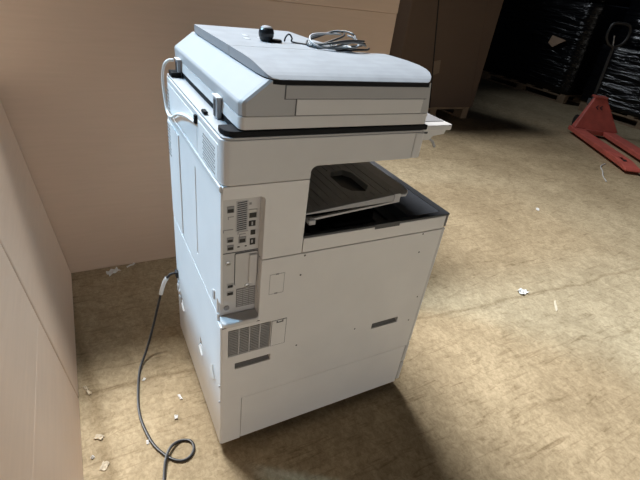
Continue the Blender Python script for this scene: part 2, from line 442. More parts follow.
# cover plates outlined by thin seams
def frame(bm, x0, x1, z0, z1, t, y0, y1):
    box(bm, x0, x1, y0, y1, z0, z0 + t); box(bm, x0, x1, y0, y1, z1 - t, z1)
    box(bm, x0, x0 + t, y0, y1, z0 + t, z1 - t); box(bm, x1 - t, x1, y0, y1, z0 + t, z1 - t)
b = bmesh.new(); frame(b, 0.139, 0.184, 0.386, 0.481, 0.0014, -0.0006, 0.001)
cf = link('cover_plate_seam', b, M['charcoal'], C)
link('cover_plate', B(0.1405, 0.1825, -0.0012, 0.001, 0.3875, 0.4795), wh, cf)
b = bmesh.new(); box(b, 0.155, 0.171, -0.0018, -0.0011, 0.471, 0.474); box(b, 0.153, 0.156, -0.0018, -0.0011, 0.471, 0.4785); box(b, 0.170, 0.173, -0.0018, -0.0011, 0.471, 0.4785)
link('plate_catch', b, M['charcoal'], cf)
b = bmesh.new(); frame(b, 0.1235, 0.1645, 0.577, 0.641, 0.0009, -0.0005, 0.001)
box(b, 0.139, 0.148, -0.0008, 0.001, 0.638, 0.642); box(b, 0.139, 0.148, -0.0008, 0.001, 0.576, 0.580)
link('blank_plate_seam', b, M['side_grey'], C)
# cover screws
for x, z in ((0.217, 0.683), (0.211, 0.622), (0.61, 0.684), (0.614, 0.618), (0.225, 0.36), (0.43, 0.36), (0.664, 0.43), (0.655, 0.33)):
    b = bmesh.new(); lathe(b, [(0.0028, 0.001), (0.0028, -0.0006)], (x, 0, z), 'y', 10)
    link('screw', b, M['charcoal'], C)

# output tray well and rim
b = bmesh.new()
prism(b, [(0.216, 0.668), (0.664, 0.690), (0.664, 0.686), (0.216, 0.660)], 'xz', 0.0305, 0.44)
link('tray_floor', b, M['charcoal'], C)
rp_ = [(0.210, 0.001), (0.210, 0.016), (0.640, 0.016), (0.640, 0.5), (W - 0.004, 0.5), (W - 0.004, 0.003)]
b = bmesh.new()
prism(b, [(0.2085, 0.0005), (W + 0.012, 0.0005), (W + 0.014, 0.006), (W + 0.014, 0.5), (W - 0.010, 0.5), (W - 0.010, 0.020), (0.2085, 0.014)], 'xy', 0.7355, 0.7415)
link('tray_rim', b, M['charcoal'], C, bevel=0.0012, seg=1)
b = bmesh.new()
prism(b, [(W - 0.100, 0.689), (W - 0.090, 0.712), (W - 0.0105, 0.7405), (W - 0.0105, 0.689)], 'xz', 0.023, 0.5)
link('tray_end_slope', b, M['rim_blue'], C, bevel=0.002)
b = bmesh.new(); box(b, W + 0.0145, W + 0.016, 0.006, 0.5, 0.692, 0.735)
link('tray_front_strip', b, M['white2'], C)
link('rim_flap', B(0.425, 0.510, -0.0008, 0.015, 0.728, 0.7435), M['charcoal'], C, bevel=0.001)
b = bmesh.new()
for k in range(9): box(b, 0.59 - k * 0.045, 0.593 - k * 0.045, 0.05, 0.43, 0.676, 0.6905)
link('tray_ribs', b, M['black'], C)
# bay walls
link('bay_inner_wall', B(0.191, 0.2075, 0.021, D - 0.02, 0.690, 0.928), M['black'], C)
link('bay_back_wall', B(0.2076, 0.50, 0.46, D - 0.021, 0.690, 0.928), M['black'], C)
# inner upper tray
tz = lambda x: 0.800 + (x - 0.215) * 0.085
tp = PR([(0.208, tz(0.208) - 0.004), (0.500, tz(0.50) - 0.022), (0.500, tz(0.50)), (0.208, tz(0.208))], 'xz', 0.012, 0.455)
hexa = [(0.385, 0.205), (0.425, 0.205), (0.441, 0.180), (0.440, 0.088), (0.416, 0.062), (0.382, 0.078), (0.368, 0.11), (0.370, 0.18)]
link('upper_tray', cut(tp, [PR(hexa, 'xy', 0.7, 0.95)]), M['tray'], C, bevel=0.0015)
tray_o = C.children[-1]
b = bmesh.new()
prism(b, [(u, v) for u, v in hexa], 'xy', tz(0.4) - 0.021, tz(0.4) - 0.016)
link('paper_window', b, M['black'], tray_o)
b = bmesh.new()
for k in range(11):
    x = 0.235 + k * 0.0235
    y0, y1 = 0.03, 0.44
    segs = [(y0, y1)] if not (0.362 < x < 0.445) else [(y0, 0.052), (0.215, y1)]
    for a, c in segs: box(b, x, x + 0.004, a, c, tz(x) - 0.001, tz(x) + 0.0022)
link('tray_ridges', b, M['tray'], tray_o, bevel=0.0008, seg=1)
tip = PR([(0.5005, 0.014), (0.520, 0.014), (0.538, 0.030), (0.545, 0.06), (0.545, 0.455), (0.5005, 0.455)], 'xy', tz(0.52) - 0.014, tz(0.52) - 0.006)
link('tray_tip', tip, M['pale_grey'], tray_o, bevel=0.002)
link('tray_tip_clip', B(0.478, 0.497, 0.0105, 0.045, tz(0.49) - 0.021, tz(0.49) + 0.0015), M['pale_grey'], tray_o)
link('tray_edge', PR([(0.226, tz(0.226) - 0.024), (0.500, tz(0.5) - 0.026), (0.500, tz(0.5) - 0.0215), (0.226, tz(0.226) - 0.018)], 'xz', 0.012, 0.02), M['pale_grey'], tray_o)
link('tray_catch', B(0.222, 0.240, 0.006, 0.03, tz(0.23) - 0.034, tz(0.23) - 0.020), M['pale_grey'], tray_o, bevel=0.002)
link('tray_support', B(0.36, 0.49, 0.10, 0.30, 0.684, 0.795), M['black'], C, bevel=0.003)
b = bmesh.new(); box(b, 0.565, 0.615, 0.30, 0.455, 0.690, 0.775); box(b, 0.50, 0.60, 0.4405, 0.455, 0.69, 0.86)
link('tray_stop', b, M['black'], C, bevel=0.003)

# scanner housing: L-shaped, rounded rear and front corners
def rounded_vert(poly_xy, z0, z1): return PR(poly_xy, 'xy', z0, z1)
b = PR(rrect(-0.003, 0.490, -0.001, D, 0.022, 6, corners=(1, 0, 0, 1)), 'xy', 0.8985, 0.9985)
b = cut(b, [PR([(0.2065, 0.88), (0.2065, 0.918), (0.2115, 0.926), (0.220, 0.9300), (0.6, 0.9300), (0.6, 0.88)], 'xz', -0.1, D + 0.1)])
link('scanner_housing', b, M['white2'], C, bevel=0.002)
link('scanner_end_cover', PR(rrect(0.4915, 0.523, -0.001, D, 0.012, 5, corners=(0, 1, 1, 0)), 'xy', 0.930, 0.9985), M['white2'], C, bevel=0.004)
b = PR(rrect(0.0, 0.523, 0.0, D, 0.018, 6), 'xy', 0.9988, 1.004)
link('scanner_deck', b, M['feeder'], C, bevel=0.001)
b = PR([(0.045, 0.0), (0.523, 0.0), (0.523, D - 0.004), (0.035, D - 0.004), (0.035, 0.05), (0.004, 0.05), (0.002, 0.03), (0.006, 0.014), (0.014, 0.005), (0.026, 0.001)], 'xy', 1.0042, 1.0165)
link('glass_gasket', b, M['lip'], C, bevel=0.002)
link('rear_bracket', B(0.003, 0.03, 0.515, 0.56, 1.0045, 1.018), M['lip'], C, bevel=0.002)
link('rear_bracket', B(0.002, 0.012, 0.155, 0.18, 1.0045, 1.012), M['lip'], C, bevel=0.002)
# hinges
for y in (0.535, 0.135):
    h = link('lid_hinge', B(0.022, 0.0325, y - 0.016, y + 0.016, 1.0045, 1.050), M['side_grey'], C, bevel=0.002)
    link('hinge_slot', B(0.0205, 0.0225, y - 0.002, y + 0.010, 1.008, 1.044), M['charcoal'], h)
    link('hinge_cap', B(0.019, 0.0325, y - 0.019, y + 0.019, 1.0502, 1.0535), M['white2'], h, bevel=0.001)

# document feeder on the lid
def feeder_ring(y, inset=0.0):
    i = inset
    return [(0.033 + i, 1.047), (0.032 + i, 1.069), (0.0328 + i, 1.0725), (0.0355 + i, 1.0765), (0.086 + i, 1.1165), (0.092 + i, 1.1175), (0.500, 1.1175), (0.512, 1.047)]
b = bmesh.new()
rows = [(0.0, 0.014), (0.004, 0.0065), (0.012, 0.001), (0.02, 0.0), (0.235, 0.0)]
rings = []
for y, ins in rows:
    rings.append([b.verts.new((u, y, v)) for u, v in feeder_ring(y, ins)])
for r0, r1 in zip(rings, rings[1:]):
    for i in range(len(r0)):
        b.faces.new((r0[i], r0[(i + 1) % len(r0)], r1[(i + 1) % len(r0)], r1[i]))
b.faces.new(rings[0]); b.faces.new(rings[-1][::-1])
# rear hump continues to the far end
prism(b, [(0.033, 1.047), (0.032, 1.069), (0.0328, 1.0725), (0.0355, 1.0765), (0.086, 1.1165), (0.092, 1.1175), (0.385, 1.1175), (0.40, 1.10), (0.43, 1.062), (0.43, 1.047)], 'xz', 0.2350, 0.605)
bmesh.ops.remove_doubles(b, verts=b.verts[:], dist=0.0002)
fd = link('feeder_body', b, M['feeder'], C)
b = PR(rrect(0.033, 0.520, 0.001, 0.605, 0.014, 5), 'xy', 1.0185, 1.0458)
link('lid_base', b, M['white2'], C, bevel=0.002)
link('lid_plate', B(0.43, 0.515, 0.24, 0.60, 1.046, 1.058), M['white2'], C, bevel=0.003)
# feeder door on the near face: step outlined by seams, grey upper strip
link('feeder_door_seam', PR([(0.126, 1.080), (0.152, 1.080), (0.152, 1.0465), (0.487, 1.0465), (0.4885, 1.080), (0.4965, 1.081), (0.4975, 1.1092), (0.126, 1.1092)], 'xz', -0.0008, 0.002), M['charcoal'], C)
dd = link('feeder_door', PR([(0.1535, 1.0478), (0.4858, 1.0478), (0.487, 1.0810), (0.1535, 1.0810)], 'xz', -0.003, -0.0006), M['white2'], C, bevel=0.0008, seg=1)
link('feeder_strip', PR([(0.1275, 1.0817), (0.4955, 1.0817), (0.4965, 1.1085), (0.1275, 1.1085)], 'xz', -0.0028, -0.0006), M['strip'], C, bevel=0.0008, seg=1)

# top covers: gently crowned near cover with a rounded near edge, dark lip underneath
def crown(rows, z_under, nx=10):
    """rows: (y, xl, xr, ztop)"""
    b = bmesh.new(); T = []; U = []
    for y, xl, xr, z in rows:
        T.append([b.verts.new((xl + (xr - xl) * i / nx, y, z)) for i in range(nx + 1)])
        U.append([b.verts.new((xl + (xr - xl) * i / nx, y, min(z_under, z - 0.001))) for i in range(nx + 1)])
    for k in range(len(rows) - 1):
        for i in range(nx):
            b.faces.new((T[k][i], T[k][i + 1], T[k + 1][i + 1], T[k + 1][i]))
            b.faces.new((U[k][i], U[k + 1][i], U[k + 1][i + 1], U[k][i + 1]))
        b.faces.new((T[k][0], T[k + 1][0], U[k + 1][0], U[k][0]))
        b.faces.new((T[k][nx], U[k][nx], U[k + 1][nx], T[k + 1][nx]))
    for i in range(nx):
        b.faces.new((T[0][i], U[0][i], U[0][i + 1], T[0][i + 1]))
        b.faces.new((T[-1][i], T[-1][i + 1], U[-1][i + 1], U[-1][i]))
    return b
def shaded_skirt(o):  # grey on the side faces stands in for the shadowed gap below
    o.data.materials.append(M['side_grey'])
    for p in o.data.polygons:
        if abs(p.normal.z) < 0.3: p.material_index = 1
        p.use_smooth = False
near_rows = [(-0.004, 0.112, 0.486, 1.1195), (0.0, 0.098, 0.494, 1.1215), (0.008, 0.091, 0.503, 1.1252), (0.02, 0.087, 0.513, 1.129), (0.04, 0.085, 0.524, 1.133),
             (0.065, 0.084, 0.532, 1.1365), (0.1, 0.084, 0.537, 1.139), (0.15, 0.084, 0.537, 1.140), (0.2, 0.084, 0.532, 1.140), (0.238, 0.084, 0.524, 1.140)]
lp_ = [(-0.006, 0.116, 0.488, 1.1186), (0.0, 0.099, 0.496, 1.1189), (0.01, 0.0905, 0.505, 1.1190), (0.03, 0.0865, 0.520, 1.1190), (0.10, 0.086, 0.535, 1.1190), (0.238, 0.086, 0.522, 1.1190)]
link('cover_lip', crown(lp_, 1.1095), M['lip'], C)
fcov = link('feeder_cover', crown(near_rows, 1.1192), M['top'], C)
shaded_skirt(fcov)
far_rows = [(0.2405, 0.084, 0.425, 1.140), (0.30, 0.084, 0.412, 1.1405), (0.44, 0.084, 0.388, 1.1405), (0.57, 0.084, 0.380, 1.1405), (0.588, 0.088, 0.372, 1.139)]
ptray = link('paper_input_tray', crown(far_rows, 1.1192), M['top'], C)
shaded_skirt(ptray)
# small markings pressed in the paper tray
for x, y, l in ((0.175, 0.40, 0.035), (0.205, 0.36, 0.03), (0.16, 0.345, 0.03)):
    link('tray_marking', B(x, x + 0.014, y, y + l, 1.1402, 1.1412), M['pale_grey'], ptray)

# white cable from lid to body at the rear
cp = [(0.016, 0.545, 1.046), (0.004, 0.552, 1.044), (-0.008, 0.558, 1.030), (-0.014, 0.562, 0.995), (-0.014, 0.55, 0.945), (-0.013, 0.525, 0.905), (-0.012, 0.47, 0.905), (-0.012, 0.38, 0.940), (-0.011, 0.28, 0.965), (-0.006, 0.204, 0.972)]
b = bmesh.new(); tube(b, smooth_path(cp, 6), 0.0042)
link('lid_cable', b, M['cable_white'], C, smooth=True)

# control panel at the front
b = PR([(0.560, 0.045), (0.650, 0.045), (0.655, 0.05), (0.655, 0.42), (0.650, 0.425), (0.560, 0.425)], 'xy', 0.984, 0.9995)
cpn = link('control_panel', b, M['white2'], C, bevel=0.003)
link('touch_screen', B(0.572, 0.645, 0.075, 0.40, 0.9993, 1.0012), M['side_grey'], cpn)
b = bmesh.new()
prism(b, [(0.524, 0.955), (0.590, 0.955), (0.602, 0.966), (0.640, 0.970), (0.645, 0.9838), (0.524, 0.9838)], 'xz', 0.055, 0.41)
link('panel_bracket', b, M['white2'], cpn, bevel=0.002)
link('bracket_slot', B(0.545, 0.578, 0.0535, 0.0555, 0.974, 0.979), M['charcoal'], cpn)
b = bmesh.new(); tube(b, [(0.602, 0.07, 0.956), (0.618, 0.068, 0.945), (0.628, 0.066, 0.930)], 0.0035, 6)
link('panel_lever', b, M['pale_grey'], cpn)

# casters: fork, wheel, brake pedal
for x, y in ((0.10, 0.10), (0.375, 0.05), (0.60, 0.10), (0.10, 0.48), (0.60, 0.48)):
    b = bmesh.new(); box(b, x - 0.02, x + 0.02, y - 0.016, y - 0.011, -0.02, 0.011); box(b, x - 0.02, x + 0.02, y + 0.011, y + 0.016, -0.02, 0.011); box(b, x - 0.02, x + 0.02, y - 0.011, y + 0.011, 0.004, 0.011)
    k = link('caster', b, M['steel'] if y != 0.05 else M['pale_grey'], C)
    b = bmesh.new(); lathe(b, [(0.012, -0.01), (0.0175, -0.008), (0.0175, 0.008), (0.012, 0.010)], (x, y, FZ + 0.0178), 'y', 18)
    link('caster_wheel', b, M['pale_grey'] if y == 0.05 else M['darkwheel'], k)

# ------------------------------------------------------------------ things lying on the copier
P_ = thing('power_plug', 'small round black power plug standing upright on the copier top', 'plug', (0.212, 0.335, 1.1405))
b = bmesh.new(); lathe(b, [(0.013, 0.0), (0.0165, 0.003), (0.0175, 0.008), (0.0195, 0.012), (0.0200, 0.020), (0.0185, 0.027), (0.015, 0.032)], (0.212, 0.335, 1.1406), 'z', 20)
link('plug_body', b, M['black'], P_, smooth=False)
b = bmesh.new(); lathe(b, [(0.0148, 0.0), (0.012, 0.0028), (0.006, 0.0042)], (0.212, 0.335, 1.1727), 'z', 20)
link('plug_face', b, M['side_grey'], P_)
b = bmesh.new(); lathe(b, [(0.013, 0), (0.014, 0.003), (0.012, 0.007)], (0.237, 0.322, 1.1406), 'z', 16)
link('cord_grip', b, M['black'], P_)

K = thing('cable_coil', 'coiled bundle of grey and black cables heaped on the copier top', 'cables', (0.39, 0.28, 1.1405))
def loop(cx, cy, r, ry, z, tilt, a0, a1, ph=0.0, n=26):
    out = []
    for i in range(n + 1):
        a = a0 + (a1 - a0) * i / n
        out.append((cx + r * math.cos(a), cy + ry * math.sin(a), z + tilt * (0.5 + 0.5 * math.sin(a + ph)) + 0.002 * math.sin(3 * a)))
    return out
cab = [('grey_cable', 'cable_grey', 0.380, 0.285, 0.066, 0.046, 1.1445, 0.034, 0.0, 6.2, 1.0),
       ('black_cable', 'rubber', 0.395, 0.275, 0.074, 0.044, 1.1445, 0.024, 0.4, 6.0, 2.4),
       ('pale_cable', 'pale_grey', 0.385, 0.28, 0.072, 0.042, 1.1445, 0.028, 1.0, 7.0, 0.2),
       ('black_cable', 'rubber', 0.362, 0.29, 0.050, 0.044, 1.1445, 0.036, 0.0, 6.0, 1.6),
       ('grey_cable', 'cable_grey', 0.415, 0.265, 0.058, 0.030, 1.1445, 0.018, 0.3, 5.8, 3.2),
       ('black_cable', 'rubber', 0.425, 0.262, 0.056, 0.034, 1.1445, 0.012, 0.3, 5.9, 0.6)]
for nm, mt, cx, cy, r, ry, z, tl, a0, a1, ph in cab:
    b = bmesh.new(); tube(b, loop(cx, cy, r, ry, z, tl, a0, a1, ph), 0.0026, 7)
    link(nm, b, M[mt], K, smooth=True)
b = bmesh.new(); tube(b, smooth_path([(0.262, 0.33, 1.143), (0.264, 0.33, 1.152), (0.270, 0.33, 1.160), (0.277, 0.33, 1.160), (0.283, 0.33, 1.152), (0.286, 0.328, 1.143), (0.33, 0.30, 1.1425)], 6), 0.0022, 7)
link('black_cable', b, M['rubber'], K, smooth=True)
b = bmesh.new(); prism(b, [(0.375, 0.25), (0.42, 0.245), (0.425, 0.262), (0.38, 0.268)], 'xy', 1.1412, 1.152)
link('cable_tie_wrap', b, M['cable_white'], K, bevel=0.003)

# ------------------------------------------------------------------ power cord on the floor
fz = FZ + 0.0046
flo = [(-0.185, 0.425), (-0.207, 0.312), (-0.213, 0.227), (-0.204, 0.155), (-0.187, 0.094), (-0.157, 0.042), (-0.126, 0.015), (-0.096, 0.016), (-0.077, 0.041), (-0.083, 0.07), (-0.112, 0.082), (-0.143, 0.065), (-0.166, 0.028), (-0.181, -0.026), (-0.192, -0.069), (-0.215, -0.16), (-0.20, -0.26)]
air = [(0.004, 0.570, 0.277), (-0.012, 0.574, 0.279), (-0.035, 0.574, 0.272), (-0.058, 0.572, 0.235), (-0.085, 0.56, 0.15), (-0.115, 0.535, 0.065), (-0.150, 0.49, 0.0)]
pts = smooth_path(air + [(x, y, fz + (0.009 if k in (11, 12) else 0)) for k, (x, y) in enumerate(flo)], 8)
b = bmesh.new(); tube(b, pts, 0.0046, 8)
cord = link('power_cord', b, M['rubber'], C, smooth=True, label='black power cord trailing across the floor')
b = bmesh.new(); tube(b, [p + Vector((-0.0022, 0.0006, 0.0034)) for p in pts[30:]], 0.0020, 6)
link('cord_stripe', b, M['cable_grey'], cord, smooth=True)
b = bmesh.new(); tube(b, smooth_path([pts[19], pts[22], pts[25], pts[28]], 4), 0.0078, 10)
link('white_sleeve', b, M['cable_white'], cord, smooth=True)
b = bmesh.new(); box(b, -0.012, 0.004, 0.556, 0.582, 0.264, 0.292)
link('cord_plug', b, M['rubber'], cord, bevel=0.003)

# ------------------------------------------------------------------ cardboard boxes round the copier
def ring_box(x0, x1, y0, y1, rings, shear=0.0, skew=0.0):
    """rings: (z, outward offset); shear moves x with height"""
    b = bmesh.new(); R_ = []
    for z, off in rings:
        s = shear * (z - FZ)
        R_.append([b.verts.new(p) for p in ((x0 - off + s, y0 - off, z), (x1 + off + s + skew, y0 - off, z), (x1 + off + s, y1 + off, z), (x0 - off + s, y1 + off, z))])
    for a, c in zip(R_, R_[1:]):
        for i in range(4): b.faces.new((a[i], a[(i + 1) % 4], c[(i + 1) % 4], c[i]))
    b.faces.new(R_[0][::-1]); b.faces.new(R_[-1])
    return b
def crease(z, d=0.0025, w=0.003): return [(z - w, 0.0), (z, -d), (z + w, 0.0)]

T = thing('cardboard_box', 'tall brown cardboard box standing directly behind the copier', 'box', (0.3, 1.5, FZ), group='brown cardboard boxes')
link('box_body', ring_box(-0.625, 1.205, 1.135, 1.95, [(FZ, 0.0)] + crease(0.345, 0.0012, 0.002) + [(1.19, 0.0)]), M['card'], T, bevel=0.006)
link('box_lid', ring_box(-0.625, 1.205, 1.135, 1.95, [(1.1905, 0.002), (1.30, 0.002)]), M['card'], T, bevel=0.004)

T = thing('cardboard_box', 'leaning cardboard box at left whose end meets the tall box behind', 'box', (-0.7, 0.75, FZ), group='brown cardboard boxes')
link('box_body', ring_box(-1.15, -0.388, 0.376, 1.125, [(FZ, 0.0), (0.83, 0.0)], -0.128), M['card_lit'], T, bevel=0.006)
T = thing('cardboard_box', 'leaning cardboard box nearest the camera along the left edge', 'box', (-0.7, -0.3, FZ), group='brown cardboard boxes')
link('box_body', ring_box(-1.15, -0.389, -0.95, 0.369, [(FZ, 0.0)] + crease(0.355, 0.0015, 0.003) + [(1.10, 0.0)], -0.128), M['card_lit'], T, bevel=0.005)  # upper part, out of view, made tall to block side light

# tall dark box on a pallet further back
def pallet(name, label, x0, x1, y0, y1, z0=FZ, group='wooden pallets'):
    p = thing(name, label, 'pallet', ((x0 + x1) / 2, (y0 + y1) / 2, z0), group=group)
    n = 6
    for i in range(n):
        yy = y0 + (y1 - y0 - 0.1) * i / (n - 1)
        link('top_board', B(x0, x1, yy, yy + 0.1, z0 + 0.122, z0 + 0.144), M['wood'], p)
    for i in range(3):
        xx = x0 + (x1 - x0 - 0.1) * i / 2
        link('stringer', B(xx, xx + 0.1, y0, y1, z0 + 0.1, z0 + 0.1215), M['wood'], p)
        link('runner', B(xx, xx + 0.1, y0, y1, z0, z0 + 0.02), M['wood'], p)
        for j in range(3):
            yy = y0 + (y1 - y0 - 0.14) * j / 2
            link('block', B(xx, xx + 0.1, yy, yy + 0.14, z0 + 0.0202, z0 + 0.0998), M['wood'], p)
    return p
pallet('wooden_pallet', 'wooden pallet under the tall dark brown box', 3.0, 4.17, 3.25, 4.2)
T = thing('cardboard_box', 'tall dark brown box on a pallet in the shade beyond the copier', 'box', (3.6, 3.7, FZ + 0.145), group='brown cardboard boxes')
zb = FZ + 0.145
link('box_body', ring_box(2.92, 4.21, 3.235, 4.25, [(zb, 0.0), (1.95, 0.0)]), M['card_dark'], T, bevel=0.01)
def lean(name, xb, xt, w, m, y=3.229):
    link(name, PR([(xb - w, zb), (xb, zb), (xt, 1.3), (xt - (xb - xt) / 1.2 * 0.64, 1.94), (xt - (xb - xt) / 1.2 * 0.64 - w, 1.94), (xt - w, 1.3)], 'xz', y, 3.236), m, T)
lean('front_seam', 3.504, 3.252, 0.012, M['dark'])
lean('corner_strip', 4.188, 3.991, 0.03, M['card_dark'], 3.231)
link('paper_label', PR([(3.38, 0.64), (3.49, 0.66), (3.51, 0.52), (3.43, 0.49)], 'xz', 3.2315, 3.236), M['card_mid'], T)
for x0, x1, z in ((3.15, 3.48, 1.03), (3.70, 4.02, 0.98), (3.75, 4.0, 1.25), (3.7, 4.05, 0.5)):
    link('tape_strip', B(x0, x1, 3.2325, 3.236, z, z + 0.018), M['card_dark'], T)

# black film wrapped loads
def film_block(x0, x1, y0, y1, z0, z1, seed):
    rnd = random.Random(seed); b = bmesh.new(); n = 14
    R_ = []
    for k in range(n + 1):
        z = z0 + (z1 - z0) * k / n; ring = []
        def P(x, y, nx, ny):
            j = rnd.uniform(-0.018, 0.018)
            ring.append(b.verts.new((x + nx * j, y + ny * j, z + (rnd.uniform(-0.01, 0.01) if 0 < k < n else 0))))
        m = 8
        for i in range(m): P(x0 + (x1 - x0) * i / m, y0, 0, 1)
        for i in range(m): P(x1, y0 + (y1 - y0) * i / m, 1, 0)
        for i in range(m): P(x1 - (x1 - x0) * i / m, y1, 0, 1)
        for i in range(m): P(x0, y1 - (y1 - y0) * i / m, 1, 0)
        R_.append(ring)
    for a, c in zip(R_, R_[1:]):
        for i in range(len(a)): b.faces.new((a[i], a[(i + 1) % len(a)], c[(i + 1) % len(a)], c[i]))
    b.faces.new(R_[0][::-1]); b.faces.new(R_[-1])
    return b
pallet('wooden_pallet', 'wooden pallet whose pale edge shows under the left black wrapped load', 6.98, 8.0, 3.86, 5.75)
T = thing('wrapped_load', 'tall black film wrapped load with a torn tan patch on its face', 'wrapped pallet load', (7.5, 4.8, FZ + 0.145), group='black film wrapped loads')
link('film', film_block(6.97, 8.0, 3.86, 5.8, FZ + 0.147, 1.46, 3), M['film'], T, smooth=True)
link('torn_patch', PR([(4.20, 0.90), (4.47, 0.94), (4.50, 0.82), (4.40, 0.77), (4.30, 0.84)], 'yz', 6.925, 6.945), M['card'], T)
T = thing('wrapped_load', 'upper black film wrapped load stacked on the load with the tan patch', 'wrapped pallet load', (7.5, 4.8, 1.48), group='black film wrapped loads')
link('film', film_block(7.0, 8.0, 3.88, 5.8, 1.48, 2.3, 5), M['film'], T, smooth=True)
pallet('wooden_pallet', 'wooden pallet beneath the streaky black load behind the red pallet jack', 6.90, 7.9, 1.5, 3.52)
T = thing('wrapped_load', 'black film wrapped load with bright creases behind the red pallet jack', 'wrapped pallet load', (7.4, 2.6, FZ + 0.145), group='black film wrapped loads')
link('film', film_block(6.90, 7.9, 1.45, 3.55, FZ + 0.147, 0.95, 11), M['film'], T, smooth=True)
T = thing('wrapped_load', 'black film wrapped load on top of the creased load at right edge', 'wrapped pallet load', (7.4, 2.6, 0.97), group='black film wrapped loads')
link('film', film_block(7.0, 7.9, 1.45, 3.45, 0.97, 2.2, 17), M['film'], T, smooth=True)

# ------------------------------------------------------------------ pallet jack
J = thing('pallet_jack', 'red pallet jack parked on the concrete floor in front of black wrapped loads', 'pallet jack', (5.37, 2.585, FZ), math.radians(-122.3))
red = M['red']
def jl(name, bm, m=red, par=None, **k): return link(name, bm, m, par or J, local=True, **k)
for y0 in (-0.03, 0.37):
    pr = [(0.0, 0.035), (0.0, 0.085), (1.25, 0.085), (1.44, 0.060), (1.47, 0.035), (1.46, 0.025), (1.25, 0.03)]
    b = PR([(x, z) for x, z in pr], 'xz', y0, y0 + 0.16)
    b = cut(b, [PR([(1.17, y0 + 0.05), (1.30, y0 + 0.05), (1.30, y0 + 0.11), (1.17, y0 + 0.11)], 'xy', 0.0, 0.2)])
    f = jl('fork', b, bevel=0.008)
    b = bmesh.new(); lathe(b, [(0.03, -0.045), (0.038, -0.04), (0.038, 0.04), (0.03, 0.045)], (1.235, y0 + 0.08, 0.0385), 'y', 20)
    jl('load_roller', b, M['darkwheel'], f)
    b = bmesh.new(); box(b, 0.98, 1.42, y0 + 0.045, y0 + 0.055, 0.03, 0.052); box(b, 0.98, 1.42, y0 + 0.105, y0 + 0.115, 0.03, 0.052)
    jl('roller_bracket', b, M['steel'], f)
# sloping apron plate with side flanges
b = bmesh.new()
v = [(0.10, 0.0, 0.086), (0.10, 0.56, 0.086), (-0.10, 0.36, 0.44), (-0.10, 0.20, 0.44)]
v2 = [(0.0, 0.0, 0.086), (0.0, 0.56, 0.086), (-0.15, 0.36, 0.44), (-0.15, 0.20, 0.44)]
A = [b.verts.new(p) for p in v]; Z = [b.verts.new(p) for p in v2]
b.faces.new(A); b.faces.new(Z[::-1])
for i in range(4): b.faces.new((A[i], A[(i + 1) % 4], Z[(i + 1) % 4], Z[i]))
jl('apron', b, bevel=0.01)
jl('cross_member', B(-0.02, 0.12, 0.131, 0.369, 0.03, 0.0855), bevel=0.006)
jl('top_bracket', B(-0.20, -0.095, 0.20, 0.36, 0.441, 0.465), bevel=0.004)
b = bmesh.new()   # embossed chevrons on the apron
for k in range(2):
    t0 = 0.70 + k * 0.0
    yc = 0.25 + k * 0.05
    def ap(y, t): return (0.10 - 0.20 * t + 0.006, y, 0.086 + 0.354 * t)
    q = [ap(yc, 0.66), ap(yc + 0.015, 0.66), ap(yc - 0.01, 0.72), ap(yc + 0.015, 0.78), ap(yc, 0.78), ap(yc - 0.025, 0.72)]
    vs = [b.verts.new(p) for p in q]; ws = [b.verts.new((p[0] - 0.012, p[1], p[2] - 0.004)) for p in q]
    b.faces.new(vs); b.faces.new(ws[::-1])
    for i in range(6): b.faces.new((vs[i], vs[(i + 1) % 6], ws[(i + 1) % 6], ws[i]))
jl('apron_emblem', b, M['charcoal'])
b = bmesh.new(); lathe(b, [(0.055, 0.05), (0.055, 0.30), (0.04, 0.32), (0.035, 0.40)], (-0.27, 0.28, 0.0), 'z', 18)
jl('pump', b, M['steel'])
for y in (0.19, 0.37):
    b = bmesh.new(); lathe(b, [(0.06, -0.03), (0.088, -0.026), (0.088, 0.026), (0.06, 0.03)], (-0.27, y, 0.089), 'y', 24)
    jl('steer_wheel', b, M['darkwheel'])
b = bmesh.new(); box(b, -0.31, -0.24, 0.225, 0.335, 0.33, 0.40); box(b, -0.24, -0.12, 0.24, 0.32, 0.36, 0.44)
jl('pump_head', b, M['steel'], bevel=0.005)
b = bmesh.new(); tube(b, [(-0.29, 0.28, 0.38), (-0.35, 0.28, 1.03)], 0.019, 10)
hs = jl('handle_shaft', b, M['darkwheel'])
lp = [(-0.35, 0.28, 1.02), (-0.355, 0.20, 1.06), (-0.36, 0.155, 1.13), (-0.365, 0.155, 1.22), (-0.37, 0.19, 1.28), (-0.37, 0.28, 1.29), (-0.37, 0.37, 1.28), (-0.365, 0.405, 1.22), (-0.36, 0.405, 1.13), (-0.355, 0.36, 1.06), (-0.35, 0.28, 1.02)]
b = bmesh.new(); tube(b, smooth_path(lp, 4), 0.016, 8)
jl('handle_loop', b, M['darkwheel'], hs, smooth=True)
b = bmesh.new(); tube(b, [(-0.355, 0.275, 1.03), (-0.362, 0.24, 1.15)], 0.009, 8)
jl('release_lever', b, M['steel'], hs)

